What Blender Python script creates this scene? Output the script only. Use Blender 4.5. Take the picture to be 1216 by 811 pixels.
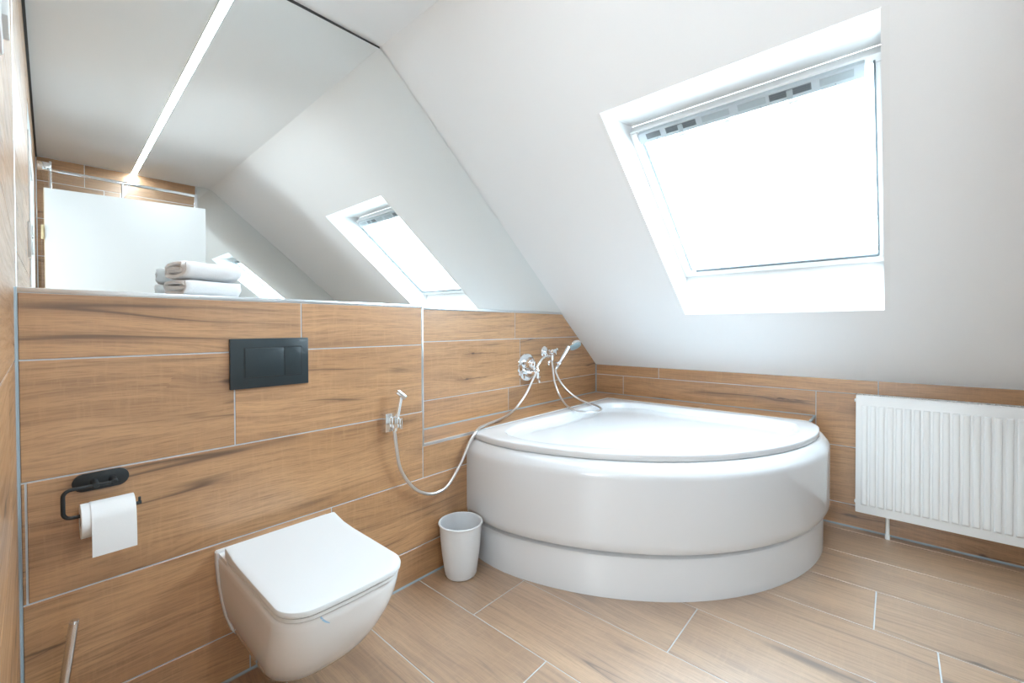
import bpy, bmesh, math, random
from mathutils import Vector, Matrix
from mathutils.bvhtree import BVHTree

for _o in list(bpy.data.objects):
    bpy.data.objects.remove(_o)
scene = bpy.context.scene
COL = scene.collection
random.seed(7)

# ------------------------------------------------------------------ camera
YAW, PITCH, ROLL = 0.72513, -0.01243, -0.00395
CAM = Vector((-3.07624, -1.81733, 1.13097))
F = Vector((math.cos(YAW) * math.cos(PITCH), math.sin(YAW) * math.cos(PITCH), math.sin(PITCH)))
R0 = Vector((math.sin(YAW), -math.cos(YAW), 0))
U0 = R0.cross(F)
RR = R0 * math.cos(ROLL) + U0 * math.sin(ROLL)
UU = U0 * math.cos(ROLL) - R0 * math.sin(ROLL)
cam_data = bpy.data.cameras.new('camera')
cam = bpy.data.objects.new('camera', cam_data)
COL.objects.link(cam)
cam.matrix_world = Matrix(((RR.x, UU.x, -F.x, CAM.x), (RR.y, UU.y, -F.y, CAM.y),
                           (RR.z, UU.z, -F.z, CAM.z), (0, 0, 0, 1)))
cam_data.sensor_fit = 'HORIZONTAL'
cam_data.sensor_width = 36.0
cam_data.lens = 512.98 / 1216 * 36
cam_data.shift_y = -10.0 / 1216
cam_data.clip_start = 0.005
scene.camera = cam

# ------------------------------------------------------------------ world, light levels, exposure
world = bpy.data.worlds.new('world')
scene.world = world
world.use_nodes = True
_bg = world.node_tree.nodes['Background']
_bg.inputs[0].default_value = (0.86, 0.93, 1.0, 1)
_bg.inputs[1].default_value = 3.0
BLIND_E = 8.6        # daylight coming through the white blind
LED_E = 38.0           # ceiling light line
HALL_FILL_E = 10.6         # added fill light, an unseen globe in the hall behind the open door
scene.view_settings.view_transform = 'Standard'
scene.view_settings.look = 'None'
scene.view_settings.gamma = 1.0
scene.view_settings.use_curve_mapping = False
scene.view_settings.exposure = 1.06

# ------------------------------------------------------------------ room measures (metres)
# x runs along the mirror wall towards the corner with the bath, y points from the room into the mirror wall
L = 3.0926            # mirror wall length: corner at x = 0, other end at x = -L
D = 0.2213            # depth of the boxed-out lower wall
W = 3.288             # room depth
ZS = 1.235            # shelf height
Z2 = 1.0556           # tile joint below the shelf
ROW = 0.302
ZL = 0.606            # ledge round the bath
ZK = 0.8347           # knee wall height
ZC = 2.458            # flat ceiling
XS = -1.9474          # where slope and flat ceiling meet
LB = 0.19             # ledge depth on the radiator wall
YB = -1.472           # end of that ledge
XT = -1.879           # right end of the boxed-out wall above the ledge
TC = -0.00859         # slight skew of the door wall
ANG = math.atan2(ZC - ZK, -XS)
def slope_z(x): return ZK + (ZC - ZK) * x / XS
def slope_x(z): return (z - ZK) / (ZC - ZK) * XS
def wc_x(y): return -L + TC * (-D - y)

# ------------------------------------------------------------------ materials
def new_mat(name):
    m = bpy.data.materials.new(name)
    m.use_nodes = True
    nt = m.node_tree
    return m, nt, nt.nodes['Principled BSDF']

def plain(name, col, rough=0.5, metal=0.0, spec=0.5, coat=0.0, noise=0.0, bump=0.0, bscale=300.0):
    m, nt, b = new_mat(name)
    b.inputs['Base Color'].default_value = (*col, 1)
    b.inputs['Roughness'].default_value = rough
    b.inputs['Metallic'].default_value = metal
    b.inputs['Specular IOR Level'].default_value = spec
    b.inputs['Coat Weight'].default_value = coat
    b.inputs['Coat Roughness'].default_value = 0.05
    if noise or bump:
        tc = nt.nodes.new('ShaderNodeTexCoord')
        n = nt.nodes.new('ShaderNodeTexNoise')
        n.inputs['Scale'].default_value = bscale
        n.inputs['Detail'].default_value = 3
        nt.links.new(tc.outputs['Object'], n.inputs['Vector'])
        if noise:
            mp = nt.nodes.new('ShaderNodeMapRange')
            mp.inputs['To Min'].default_value = 1 - noise
            mp.inputs['To Max'].default_value = 1 + noise
            nt.links.new(n.outputs['Fac'], mp.inputs['Value'])
            mx = nt.nodes.new('ShaderNodeVectorMath')
            mx.operation = 'SCALE'
            mx.inputs[0].default_value = col
            nt.links.new(mp.outputs[0], mx.inputs['Scale'])
            nt.links.new(mx.outputs[0], b.inputs['Base Color'])
        if bump:
            bp = nt.nodes.new('ShaderNodeBump')
            bp.inputs['Strength'].default_value = bump
            bp.inputs['Distance'].default_value = 0.002
            nt.links.new(n.outputs['Fac'], bp.inputs['Height'])
            nt.links.new(bp.outputs['Normal'], b.inputs['Normal'])
    return m

def emit(name, col, strength):
    m, nt, b = new_mat(name)
    b.inputs['Base Color'].default_value = (0.8, 0.8, 0.8, 1)
    b.inputs['Emission Color'].default_value = (*col, 1)
    b.inputs['Emission Strength'].default_value = strength
    return m

def wood_tile(name, light, mid, dark, rough, coat=0.5, crough=0.42, cior=1.65):
    """oak-look porcelain plank; grain along the local x axis of every plank"""
    m, nt, b = new_mat(name)
    N = nt.nodes.new
    lk = nt.links.new
    tc = N('ShaderNodeTexCoord')
    oi = N('ShaderNodeObjectInfo')
    off = N('ShaderNodeVectorMath'); off.operation = 'SCALE'
    off.inputs[0].default_value = (37.0, 91.7, 53.3)
    lk(oi.outputs['Random'], off.inputs['Scale'])
    P = N('ShaderNodeVectorMath'); P.operation = 'ADD'
    lk(tc.outputs['Object'], P.inputs[0]); lk(off.outputs[0], P.inputs[1])

    def scaled(vec, sx, sy, sz=1.0):
        v = N('ShaderNodeVectorMath'); v.operation = 'MULTIPLY'
        lk(vec, v.inputs[0]); v.inputs[1].default_value = (sx, sy, sz)
        return v.outputs[0]
    def noise(vec, detail=3, rough=0.55, dist=0.0):
        n = N('ShaderNodeTexNoise'); n.inputs['Scale'].default_value = 1
        n.inputs['Detail'].default_value = detail; n.inputs['Roughness'].default_value = rough
        n.inputs['Distortion'].default_value = dist
        lk(vec, n.inputs['Vector']); return n.outputs['Fac']
    def math_(op, a, bb=None, c=None):
        n = N('ShaderNodeMath'); n.operation = op
        for i, v in enumerate((a, bb, c)):
            if v is None: continue
            if isinstance(v, (int, float)): n.inputs[i].default_value = v
            else: lk(v, n.inputs[i])
        return n.outputs[0]
    def smooth(v, lo, hi, o0, o1):
        n = N('ShaderNodeMapRange'); n.interpolation_type = 'SMOOTHSTEP'
        lk(v, n.inputs['Value'])
        for k, x in (('From Min', lo), ('From Max', hi), ('To Min', o0), ('To Max', o1)): n.inputs[k].default_value = x
        return n.outputs[0]
    def mixc(fac, a, c):
        n = N('ShaderNodeMix'); n.data_type = 'RGBA'
        if isinstance(fac, (int, float)): n.inputs[0].default_value = fac
        else: lk(fac, n.inputs[0])
        for i, v in ((6, a), (7, c)):
            if isinstance(v, tuple): n.inputs[i].default_value = (*v, 1)
            else: lk(v, n.inputs[i])
        return n.outputs[2]

    # knots: sparse stretched cells with a dark core and a cracked tail along the grain
    vo = N('ShaderNodeTexVoronoi'); vo.voronoi_dimensions = '2D'; vo.feature = 'F1'; vo.inputs['Scale'].default_value = 1
    KX, KY = 2.0, 6.0
    kv = N('ShaderNodeVectorMath'); kv.operation = 'ADD'
    lk(scaled(P.outputs[0], KX, KY, 0.0), kv.inputs[0])
    wob = N('ShaderNodeTexNoise'); wob.inputs['Scale'].default_value = 1; wob.inputs['Detail'].default_value = 4
    lk(scaled(P.outputs[0], 14, 40), wob.inputs['Vector'])
    wsc = N('ShaderNodeVectorMath'); wsc.operation = 'SCALE'; wsc.inputs['Scale'].default_value = 0.14
    lk(wob.outputs['Color'], wsc.inputs[0]); lk(wsc.outputs[0], kv.inputs[1])
    lk(kv.outputs[0], vo.inputs['Vector'])
    vs = N('ShaderNodeSeparateColor'); lk(vo.outputs['Color'], vs.inputs[0])
    pick = smooth(vs.outputs[0], 0.27, 0.31, 1.0, 0.0)
    size = smooth(vs.outputs[1], 0.0, 1.0, 0.55, 1.25)
    kd = math_('DIVIDE', vo.outputs['Distance'], size)
    dlt = N('ShaderNodeVectorMath'); dlt.operation = 'SUBTRACT'
    lk(kv.outputs[0], dlt.inputs[0]); lk(vo.outputs['Position'], dlt.inputs[1])
    ds = N('ShaderNodeSeparateXYZ'); lk(dlt.outputs[0], ds.inputs[0])
    tailx = smooth(math_('ABSOLUTE', math_('SUBTRACT', ds.outputs[0], 0.16)), 0.05, 0.42, 1.0, 0.0)
    taily = smooth(math_('ABSOLUTE', ds.outputs[1]), 0.0, 0.030, 1.0, 0.0)
    tail = math_('MULTIPLY', math_('MULTIPLY', tailx, taily), pick)
    kcore = math_('MULTIPLY', smooth(kd, 0.02, 0.085, 1.0, 0.0), pick)
    khalo = math_('MULTIPLY', smooth(kd, 0.02, 0.40, 1.0, 0.0), pick)
    # warp the grain, most of all round knots
    warp = math_('MULTIPLY_ADD', math_('SUBTRACT', noise(scaled(P.outputs[0], 0.9, 2.4), 2), 0.5), 0.13,
                 math_('MULTIPLY', khalo, 0.018))
    cw = N('ShaderNodeCombineXYZ'); lk(warp, cw.inputs[1])
    Q = N('ShaderNodeVectorMath'); Q.operation = 'ADD'
    lk(P.outputs[0], Q.inputs[0]); lk(cw.outputs[0], Q.inputs[1])
    q = Q.outputs[0]
    broad = noise(scaled(q, 0.9, 6.5), 3, 0.5)
    grain = noise(scaled(q, 2.8, 75), 5, 0.65, 0.3)
    fine = noise(scaled(q, 13, 260), 4, 0.7)
    saw = noise(scaled(q, 70, 9), 3, 0.7)
    bandv = noise(scaled(q, 0.75, 11), 2, 0.5, 0.6)
    base = mixc(smooth(broad, 0.30, 0.70, 0.0, 1.0), mid, light)
    base = mixc(smooth(grain, 0.40, 0.76, 0.0, 0.55), base, dark)
    base = mixc(smooth(bandv, 0.56, 0.80, 0.0, 0.34), base, dark)
    base = mixc(smooth(fine, 0.44, 0.72, 0.0, 0.50), base, dark)
    base = mixc(smooth(saw, 0.48, 0.72, 0.0, 0.28), base, light)
    # long thin cracks and dark veins, only here and there
    cr = math_('ABSOLUTE', math_('SUBTRACT', noise(scaled(q, 0.42, 8.5), 1, 0.5), 0.5))
    crm = smooth(noise(scaled(P.outputs[0], 1.3, 6.0), 2), 0.50, 0.62, 0.0, 1.0)
    crack = math_('MULTIPLY', smooth(cr, 0.0, 0.010, 0.75, 0.0), crm)
    vein = math_('MULTIPLY', smooth(cr, 0.0, 0.06, 0.40, 0.0), crm)
    vdark = tuple(c * 0.40 for c in dark)
    base = mixc(vein, base, dark)
    base = mixc(crack, base, vdark)
    base = mixc(math_('MULTIPLY', khalo, 0.45), base, dark)
    base = mixc(math_('MULTIPLY', tail, 0.7), base, vdark)
    base = mixc(math_('MULTIPLY', kcore, 0.88), base, vdark)
    # planks differ a little from each other
    hsv = N('ShaderNodeHueSaturation')
    lk(base, hsv.inputs['Color'])
    lk(smooth(oi.outputs['Random'], 0, 1, 0.93, 1.07), hsv.inputs['Value'])
    lk(hsv.outputs[0], b.inputs['Base Color'])
    b.inputs['Specular IOR Level'].default_value = 0.6
    b.inputs['Coat Weight'].default_value = coat
    b.inputs['Coat Roughness'].default_value = crough
    b.inputs['Coat IOR'].default_value = cior
    lk(smooth(grain, 0.3, 0.7, rough - 0.04, rough + 0.06), b.inputs['Roughness'])
    bp = N('ShaderNodeBump'); bp.inputs['Strength'].default_value = 0.12; bp.inputs['Distance'].default_value = 0.001
    lk(math_('ADD', grain, fine), bp.inputs['Height'])
    lk(bp.outputs['Normal'], b.inputs['Normal'])
    return m

M = {}
M['wood'] = wood_tile('oak_look_tile', (0.575, 0.322, 0.153), (0.455, 0.240, 0.106), (0.195, 0.094, 0.044), 0.42, 0.7, 0.27, 1.65)
M['wood_floor'] = wood_tile('oak_look_floor_tile', (0.50, 0.315, 0.180), (0.385, 0.228, 0.124), (0.165, 0.088, 0.046), 0.44, 1.0, 0.40, 2.25)
M['paint'] = plain('white_wall_paint', (0.90, 0.91, 0.915), 0.75, noise=0.012, bump=0.03, bscale=260)
M['grout'] = plain('light_grey_grout', (0.56, 0.59, 0.61), 0.8, noise=0.08, bscale=60)
M['silicone'] = plain('grey_silicone', (0.30, 0.36, 0.39), 0.45, noise=0.05, bscale=40)
M['trim_metal'] = plain('satin_aluminium_trim', (0.74, 0.77, 0.79), 0.28, 1.0, noise=0.04, bscale=90)
M['acrylic'] = plain('white_acrylic', (0.70, 0.71, 0.725), 0.16, coat=0.3, noise=0.006, bscale=3)
M['ceramic'] = plain('white_ceramic', (0.82, 0.83, 0.84), 0.10, coat=0.5, noise=0.006, bscale=3)
M['seat_white'] = plain('white_seat_plastic', (0.76, 0.78, 0.79), 0.28, noise=0.005, bscale=4)
M['bin_white'] = plain('white_bin_plastic', (0.80, 0.82, 0.84), 0.32, noise=0.01, bscale=12)
M['rad_white'] = plain('white_radiator_enamel', (0.86, 0.87, 0.865), 0.28, noise=0.008, bscale=10)
M['white'] = plain('white_lacquer', (0.78, 0.79, 0.785), 0.35, noise=0.006, bscale=8)
M['door_white'] = plain('pale_door_lacquer', (0.62, 0.61, 0.595), 0.4, noise=0.006, bscale=8)
M['frame_white'] = plain('white_window_lacquer', (0.88, 0.89, 0.89), 0.35, noise=0.006, bscale=8)
M['chrome'] = plain('chrome', (0.86, 0.88, 0.90), 0.07, 1.0, noise=0.02, bscale=30)
M['hose'] = plain('braided_steel_hose', (0.80, 0.81, 0.82), 0.28, 1.0, noise=0.05, bump=0.06, bscale=600)
M['steel'] = plain('brushed_steel', (0.70, 0.68, 0.66), 0.25, 1.0, noise=0.06, bscale=200)
M['black'] = plain('matt_black_metal', (0.014, 0.018, 0.020), 0.45, noise=0.1, bscale=80)
M['plate'] = plain('matt_anthracite_plate', (0.018, 0.030, 0.036), 0.38, noise=0.06, bscale=60)
M['gap'] = plain('gap_shade_paint', (0.06, 0.065, 0.065), 0.7, noise=0.1, bscale=50)  # dark colour standing in for the shade of narrow gaps under the ceiling
M['grey_detail'] = plain('grey_plastic', (0.17, 0.19, 0.20), 0.4, noise=0.2, bscale=300)
M['pale_grey'] = plain('pale_grey_plastic', (0.36, 0.41, 0.43), 0.45, noise=0.05, bscale=60)
M['bar_grey'] = plain('pale_bar_lacquer', (0.47, 0.52, 0.55), 0.4, noise=0.03, bscale=40)
M['rail_grey'] = plain('grey_blind_rail', (0.13, 0.155, 0.17), 0.4, noise=0.05, bscale=60)
M['paper'] = plain('white_tissue_paper', (0.86, 0.87, 0.87), 0.9, noise=0.02, bump=0.15, bscale=500)
M['card'] = plain('brown_cardboard', (0.45, 0.33, 0.22), 0.9, noise=0.05, bscale=100)
M['towel'] = plain('white_terry_cloth', (0.86, 0.865, 0.875), 0.95, spec=0.1, noise=0.05, bump=0.9, bscale=420)
M['edge_wood'] = plain('pale_beech_edge', (0.60, 0.45, 0.30), 0.5, noise=0.1, bscale=30)
M['brass'] = plain('brass', (0.62, 0.50, 0.30), 0.3, 1.0, noise=0.05, bscale=50)
M['blue'] = plain('pale_blue_mark', (0.36, 0.60, 0.80), 0.5, noise=0.05, bscale=60)
M['face'] = plain('shower_face_blue_grey', (0.42, 0.58, 0.64), 0.3, noise=0.25, bscale=400)
M['letter'] = plain('grey_print', (0.30, 0.36, 0.38), 0.5, noise=0.02, bscale=50)
M['hall_floor'] = plain('hall_floor_oak', (0.42, 0.28, 0.17), 0.45, noise=0.15, bscale=8)
M['blind'] = emit('backlit_white_blind', (0.69, 0.875, 1.0), BLIND_E)
M['led'] = emit('led_diffuser', (0.77, 0.90, 1.0), LED_E)
M['hall_fill'] = emit('hall_fill_glow', (0.83, 0.935, 1.0), HALL_FILL_E)

mm, nt, _b = new_mat('mirror_silver')
gl = nt.nodes.new('ShaderNodeBsdfGlossy')
gl.inputs['Color'].default_value = (0.90, 0.93, 0.925, 1)
gl.inputs['Roughness'].default_value = 0.0
nt.links.new(gl.outputs[0], nt.nodes['Material Output'].inputs[0])
M['mirror'] = mm
mm, nt, _b = new_mat('clear_glass')
_b.inputs['Base Color'].default_value = (0.97, 0.99, 0.985, 1)
_b.inputs['Roughness'].default_value = 0.0
_b.inputs['IOR'].default_value = 1.45
_b.inputs['Transmission Weight'].default_value = 1.0
M['glass'] = mm

# ------------------------------------------------------------------ mesh helpers
def obj_from_bm(name, bm, mat, parent=None, smooth=False, angle=None):
    me = bpy.data.meshes.new(name)
    bmesh.ops.recalc_face_normals(bm, faces=bm.faces)
    bm.to_mesh(me); bm.free()
    me.materials.append(M[mat])
    if smooth:
        for p in me.polygons: p.use_smooth = True
        if angle is not None:
            me.set_sharp_from_angle(angle=math.radians(angle))
    o = bpy.data.objects.new(name, me)
    COL.objects.link(o)
    if parent: o.parent = parent
    return o

def bm_box(bm, x0, x1, y0, y1, z0, z1, bevel=0.0, seg=2):
    r = bmesh.ops.create_cube(bm, size=1)
    vs = r['verts']
    for v in vs:
        v.co = Vector(((x0 + x1) / 2 + v.co.x * (x1 - x0), (y0 + y1) / 2 + v.co.y * (y1 - y0), (z0 + z1) / 2 + v.co.z * (z1 - z0)))
    if bevel:
        es = list({e for v in vs for e in v.link_edges})
        bmesh.ops.bevel(bm, geom=es, offset=bevel, segments=seg, affect='EDGES', profile=0.5)
    return bm

def box(name, b, mat, parent=None, bevel=0.0, seg=2):
    bm = bmesh.new(); bm_box(bm, *b, bevel=bevel, seg=seg)
    return obj_from_bm(name, bm, mat, parent, smooth=bevel > 0, angle=35)

def bm_prism(bm, pts, vec):
    """closed polygon of 3-D points pushed along vec"""
    a = [bm.verts.new(p) for p in pts]
    c = [bm.verts.new(Vector(p) + Vector(vec)) for p in pts]
    bm.faces.new(a); bm.faces.new(list(reversed(c)))
    n = len(pts)
    for i in range(n):
        bm.faces.new((a[i], a[(i + 1) % n], c[(i + 1) % n], c[i]))
    return bm

def prism(name, pts, vec, mat, parent=None):
    return obj_from_bm(name, bm_prism(bmesh.new(), pts, vec), mat, parent)

def bm_loft(bm, rings, cap0=True, cap1=True, closed=True):
    rv = [[bm.verts.new(p) for p in r] for r in rings]
    n = len(rv[0])
    for a, c in zip(rv, rv[1:]):
        for i in range(n if closed else n - 1):
            j = (i + 1) % n
            bm.faces.new((a[i], a[j], c[j], c[i]))
    if cap0: bm.faces.new(list(reversed(rv[0])))
    if cap1: bm.faces.new(rv[-1])
    return bm

def loft(name, rings, mat, parent=None, cap0=True, cap1=True, angle=40):
    return obj_from_bm(name, bm_loft(bmesh.new(), rings, cap0, cap1), mat, parent, smooth=True, angle=angle)

def frame_of(axis):
    a = Vector(axis).normalized()
    t = Vector((0, 0, 1)) if abs(a.z) < 0.9 else Vector((1, 0, 0))
    u = a.cross(t).normalized()
    return a, u, a.cross(u)

def lathe_rings(origin, axis, prof, seg=32):
    """prof: (distance along axis, radius)"""
    a, u, v = frame_of(axis)
    o = Vector(origin)
    return [[o + a * h + (u * math.cos(2 * math.pi * i / seg) + v * math.sin(2 * math.pi * i / seg)) * r for i in range(seg)]
            for h, r in prof]

def lathe(name, origin, axis, prof, mat, parent=None, seg=32, angle=40):
    return loft(name, lathe_rings(origin, axis, prof, seg), mat, parent, angle=angle)

def rod(name, p0, p1, r, mat, parent=None, seg=16):
    d = Vector(p1) - Vector(p0); l = d.length; c = min(r * 0.25, l * 0.2)
    return lathe(name, p0, d, [(0, r - c), (c, r), (l - c, r), (l, r - c)], mat, parent, seg)

def catmull(pts, per=8):
    P = [Vector(p) for p in pts]
    P = [P[0] * 2 - P[1]] + P + [P[-1] * 2 - P[-2]]
    out = []
    for i in range(1, len(P) - 2):
        for k in range(per):
            t = k / per
            a, b_, c, d = P[i - 1:i + 3]
            out.append(0.5 * ((2 * b_) + (c - a) * t + (2 * a - 5 * b_ + 4 * c - d) * t * t + (3 * b_ - a - 3 * c + d) * t ** 3))
    out.append(P[-2])
    return out

def tube(name, pts, r, mat, parent=None, seg=10, per=8, smooth_path=True):
    path = catmull(pts, per) if smooth_path else [Vector(p) for p in pts]
    rings = []
    u = None
    for i, p in enumerate(path):
        t = (path[min(i + 1, len(path) - 1)] - path[max(i - 1, 0)]).normalized()
        if u is None: _, u, _v = frame_of(t)
        u = (u - t * u.dot(t)).normalized()
        v = t.cross(u)
        rings.append([p + (u * math.cos(2 * math.pi * k / seg) + v * math.sin(2 * math.pi * k / seg)) * r for k in range(seg)])
    return loft(name, rings, mat, parent, angle=60)

def empty(name, loc, label=None, cat=None, group=None, kind=None):
    o = bpy.data.objects.new(name, None)
    COL.objects.link(o); o.location = loc
    o.empty_display_size = 0.05
    tag(o, label, cat, group, kind)
    return o

def tag(o, label=None, cat=None, group=None, kind=None):
    for k, v in (('label', label), ('category', cat), ('group', group), ('kind', kind)):
        if v: o[k] = v
    return o

def under(parent, *objs):
    """parent keeps its place, children keep theirs"""
    inv = Matrix.Translation(parent.location).inverted() if parent.type == 'EMPTY' else Matrix.Identity(4)
    for o in objs:
        o.parent = parent
        o.matrix_parent_inverse = inv
    return parent

TILE_T = 0.0018
_tiles = {}
def tile(parent, origin, ux, uy, a0, a1, b0, b1, gap=0.0021, mat='wood', name='tile'):
    """plank a0..a1 along ux (its length) and b0..b1 along uy on the plane through origin"""
    ux = Vector(ux).normalized(); uy = Vector(uy).normalized(); n = ux.cross(uy)
    lx, ly = a1 - a0 - 2 * gap, b1 - b0 - 2 * gap
    key = (round(lx, 4), round(ly, 4), mat)
    if key not in _tiles:
        bm = bmesh.new(); c = 0.0009
        rings = [[(-lx / 2 + s, -ly / 2 + s, z), (lx / 2 - s, -ly / 2 + s, z), (lx / 2 - s, ly / 2 - s, z), (-lx / 2 + s, ly / 2 - s, z)]
                 for s, z in ((0, 0), (0, TILE_T - c), (c, TILE_T))]
        bm_loft(bm, rings)
        me = bpy.data.meshes.new(name); bmesh.ops.recalc_face_normals(bm, faces=bm.faces)
        bm.to_mesh(me); bm.free(); me.materials.append(M[mat]); _tiles[key] = me
    o = bpy.data.objects.new(name, _tiles[key]); COL.objects.link(o)
    c = Vector(origin) + ux * (a0 + a1) / 2 + uy * (b0 + b1) / 2
    o.matrix_basis = Matrix(((ux.x, uy.x, n.x, c.x), (ux.y, uy.y, n.y, c.y), (ux.z, uy.z, n.z, c.z), (0, 0, 0, 1)))
    o.parent = parent
    return o

def tile_poly(parent, origin, ux, uy, pts, mat='wood', name='tile'):
    ux = Vector(ux).normalized(); uy = Vector(uy).normalized(); n = ux.cross(uy)
    cx = sum(p[0] for p in pts) / len(pts); cy = sum(p[1] for p in pts) / len(pts)
    o = prism(name, [(p[0] - cx, p[1] - cy, 0) for p in pts], (0, 0, TILE_T), mat)
    c = Vector(origin) + ux * cx + uy * cy
    o.matrix_basis = Matrix(((ux.x, uy.x, n.x, c.x), (ux.y, uy.y, n.y, c.y), (ux.z, uy.z, n.z, c.z), (0, 0, 0, 1)))
    o.parent = parent
    return o

def struct(o, label=None):
    o['kind'] = 'structure'
    if label: o['label'] = label
    return o

# ================================================================== THE ROOM
BACK = 0.16     # outer thickness
# ---- floor
floor = struct(box('floor', (wc_x(-W) - 0.02, 0.02, -W - 0.02, 0.02, -0.12, -TILE_T), 'grout'),
               'oak look plank tile floor with pale grout')
fx = [0.0, -0.061, -0.370, -0.679, -0.988, -1.297, -1.606, -1.915, -2.224, -2.533, -2.842, -3.094]
fj = [-1.15, -1.20, -1.36, -1.764, -1.935, -1.230, -0.580, -0.938, -1.25, -0.66, -1.05]
for k in range(len(fx) - 1):
    ys = []
    y = fj[k]
    while y + 1.22 < -0.03: y += 1.22
    while y > -W: ys.append(y); y -= 1.22
    ys = [-0.0] + ys + [-W]
    for a, c in zip(ys, ys[1:]):
        if a - c < 0.01: continue
        # local x along -y, local y along +x
        tile(floor, (0, 0, -TILE_T), (0, -1, 0), (1, 0, 0), -a, -c, fx[k + 1], fx[k], mat='wood_floor')

# ---- mirror wall: boxed-out lower part, ledge by the bath, recessed part above the ledge
wall_left = struct(box('wall_left', (-L - 0.02, XT - TILE_T, -D + TILE_T, 0.09, -0.12, ZS - 0.010), 'grout'), 'boxed-out wall behind the toilet clad in oak look planks')
wall_ledge = struct(box('wall_left_ledge', (XT - TILE_T, 0.0, -D + TILE_T, 0.09, -0.12, ZL - TILE_T), 'grout'), 'tiled ledge along the bath')
wall_recess = struct(prism('wall_left_recess', [(XT - TILE_T, TILE_T, ZL - TILE_T), (0, TILE_T, ZL - TILE_T), (0, TILE_T, ZK), (slope_x(1.24), TILE_T, 1.24), (XT - TILE_T, TILE_T, 1.24)], (0, 0.081, 0), 'grout'), 'recessed plank wall above the bath')
wall_upper = struct(prism('wall_left_upper', [(-L - 0.02, 0.062, ZS - 0.010), (slope_x(ZS), 0.062, ZS - .010), (XS, 0.062, ZC), (-L - 0.02, 0.062, ZC)], (0, 0.028, 0), 'paint'), 'wall behind the large mirror')
rows = [0.0, Z2 - 3 * ROW, Z2 - 2 * ROW, Z2 - ROW, Z2, ZS - 0.012]
vj = {4: [-2.416], 3: [-2.628], 2: [-3.079, XT], 1: [-2.311, -1.10], 0: [-2.592, -1.39]}
X = (1, 0, 0); Z = (0, 0, 1)
# wall faces -y: ux x uy = (1,0,0)x(0,0,1) = (0,-1,0)
og = (0, -D + TILE_T, 0)
for k in range(5):
    z0, z1 = rows[k], rows[k + 1]
    if k >= 3:
        xe = [-L + 0.004] + vj[k] + [XT - 0.010]
        for a, c in zip(xe, xe[1:]): tile(wall_left, og, X, Z, a, c, z0, z1)
    elif k == 2:
        tile(wall_left, og, X, Z, -L + 0.004, -3.079, z0, z1)
        tile(wall_left, og, X, Z, -3.079, -1.886, z0, z1)
        tile(wall_ledge, og, X, Z, -1.886, -0.69, z0, ZL - 0.011)
        tile(wall_ledge, og, X, Z, -0.69, -0.002, z0, ZL - 0.011)
    else:
        xe = [-L + 0.004] + vj[k] + [-0.002]
        for a, c in zip(xe, xe[1:]): tile(wall_left, og, X, Z, a, c, z0, z1)
# end of the boxed-out part facing the bath (+x)
tile(wall_left, (XT - TILE_T, 0, 0), (0, 1, 0), Z, -D + 0.010, -0.001, ZL + 0.002, Z2)
tile(wall_left, (XT - TILE_T, 0, 0), (0, 1, 0), Z, -D + 0.010, -0.001, Z2, ZS - 0.012)
# recessed part
og = (0, TILE_T, 0)
ZM = 1.2395
g = 0.0021
tile(wall_recess, og, X, Z, XT, -1.06, ZL + 0.003, Z2 - ROW)
tile(wall_recess, og, X, Z, -1.06, -0.003, ZL + 0.003, Z2 - ROW)
tile(wall_recess, og, X, Z, XT, -0.946, Z2 - ROW, Z2 + 0.004)
tile_poly(wall_recess, og, X, Z, [(-0.946 + g, Z2 - ROW + g), (-0.003, Z2 - ROW + g), (-0.003, ZK + .001), (slope_x(Z2) - .003, Z2 + .004 - g), (-0.946 + g, Z2 + .004 - g)])
tile(wall_recess, og, X, Z, XT, -0.995, Z2 + 0.004, ZM - 0.012)
tile_poly(wall_recess, og, X, Z, [(-0.995 + g, Z2 + .004 + g), (slope_x(Z2 + .004) - .004, Z2 + .004 + g), (slope_x(ZM - .012) - .004, ZM - .012 - g), (-0.995 + g, ZM - .012 - g)])
# ledge top (faces +z)
ogz = (0, 0, ZL - TILE_T)
tile(wall_ledge, ogz, X, (0, 1, 0), XT + 0.002, -0.72, -D + 0.012, -0.003)
tile(wall_ledge, ogz, X, (0, 1, 0), -0.72, -0.004, -D + 0.012, -0.003)

# ---- radiator wall
wall_right = struct(obj_from_bm('wall_right', (lambda bm: (
    bm_box(bm, TILE_T, 0.12, -W - 0.02, 0.09, -0.12, ZK - 0.001),
    bm_box(bm, -LB + TILE_T, TILE_T, YB + TILE_T, -D + TILE_T, -0.12, ZL - TILE_T),
    bm)[-1])(bmesh.new()), 'grout'), 'low radiator wall clad in oak look planks under the slope')
og = (TILE_T, 0, 0)       # faces -x: ux = -y, uy = z  -> (0,-1,0)x(0,0,1) = (-1,0,0)
NY = (0, -1, 0)
def rowB(z0, z1, js, y0=0.003):
    ys = [y0] + js + [W - 0.003]
    for a, c in zip(ys, ys[1:]): tile(wall_right, og, NY, Z, a, c, z0, z1)
rowB(Z2 - ROW, ZK - 0.002, [0.524, 1.752, 2.98])
rowB(Z2 - 2 * ROW, Z2 - ROW, [0.242, 1.473, 2.70])
rowB(0.128, Z2 - 2 * ROW, [0.62, 1.92, 3.1])
rowB(0.0, 0.128, [1.10, 2.33])
ogz = (0, 0, ZL - TILE_T)
tile(wall_right, ogz, NY, X, D - 0.012, 0.86, -LB + 0.010, -0.004)
tile(wall_right, ogz, NY, X, 0.86, -YB - 0.010, -LB + 0.010, -0.004)
tile(wall_right, (0, YB + TILE_T, 0), X, Z, -LB + 0.010, -0.001, 0.004, ZL - 0.011)

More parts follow.
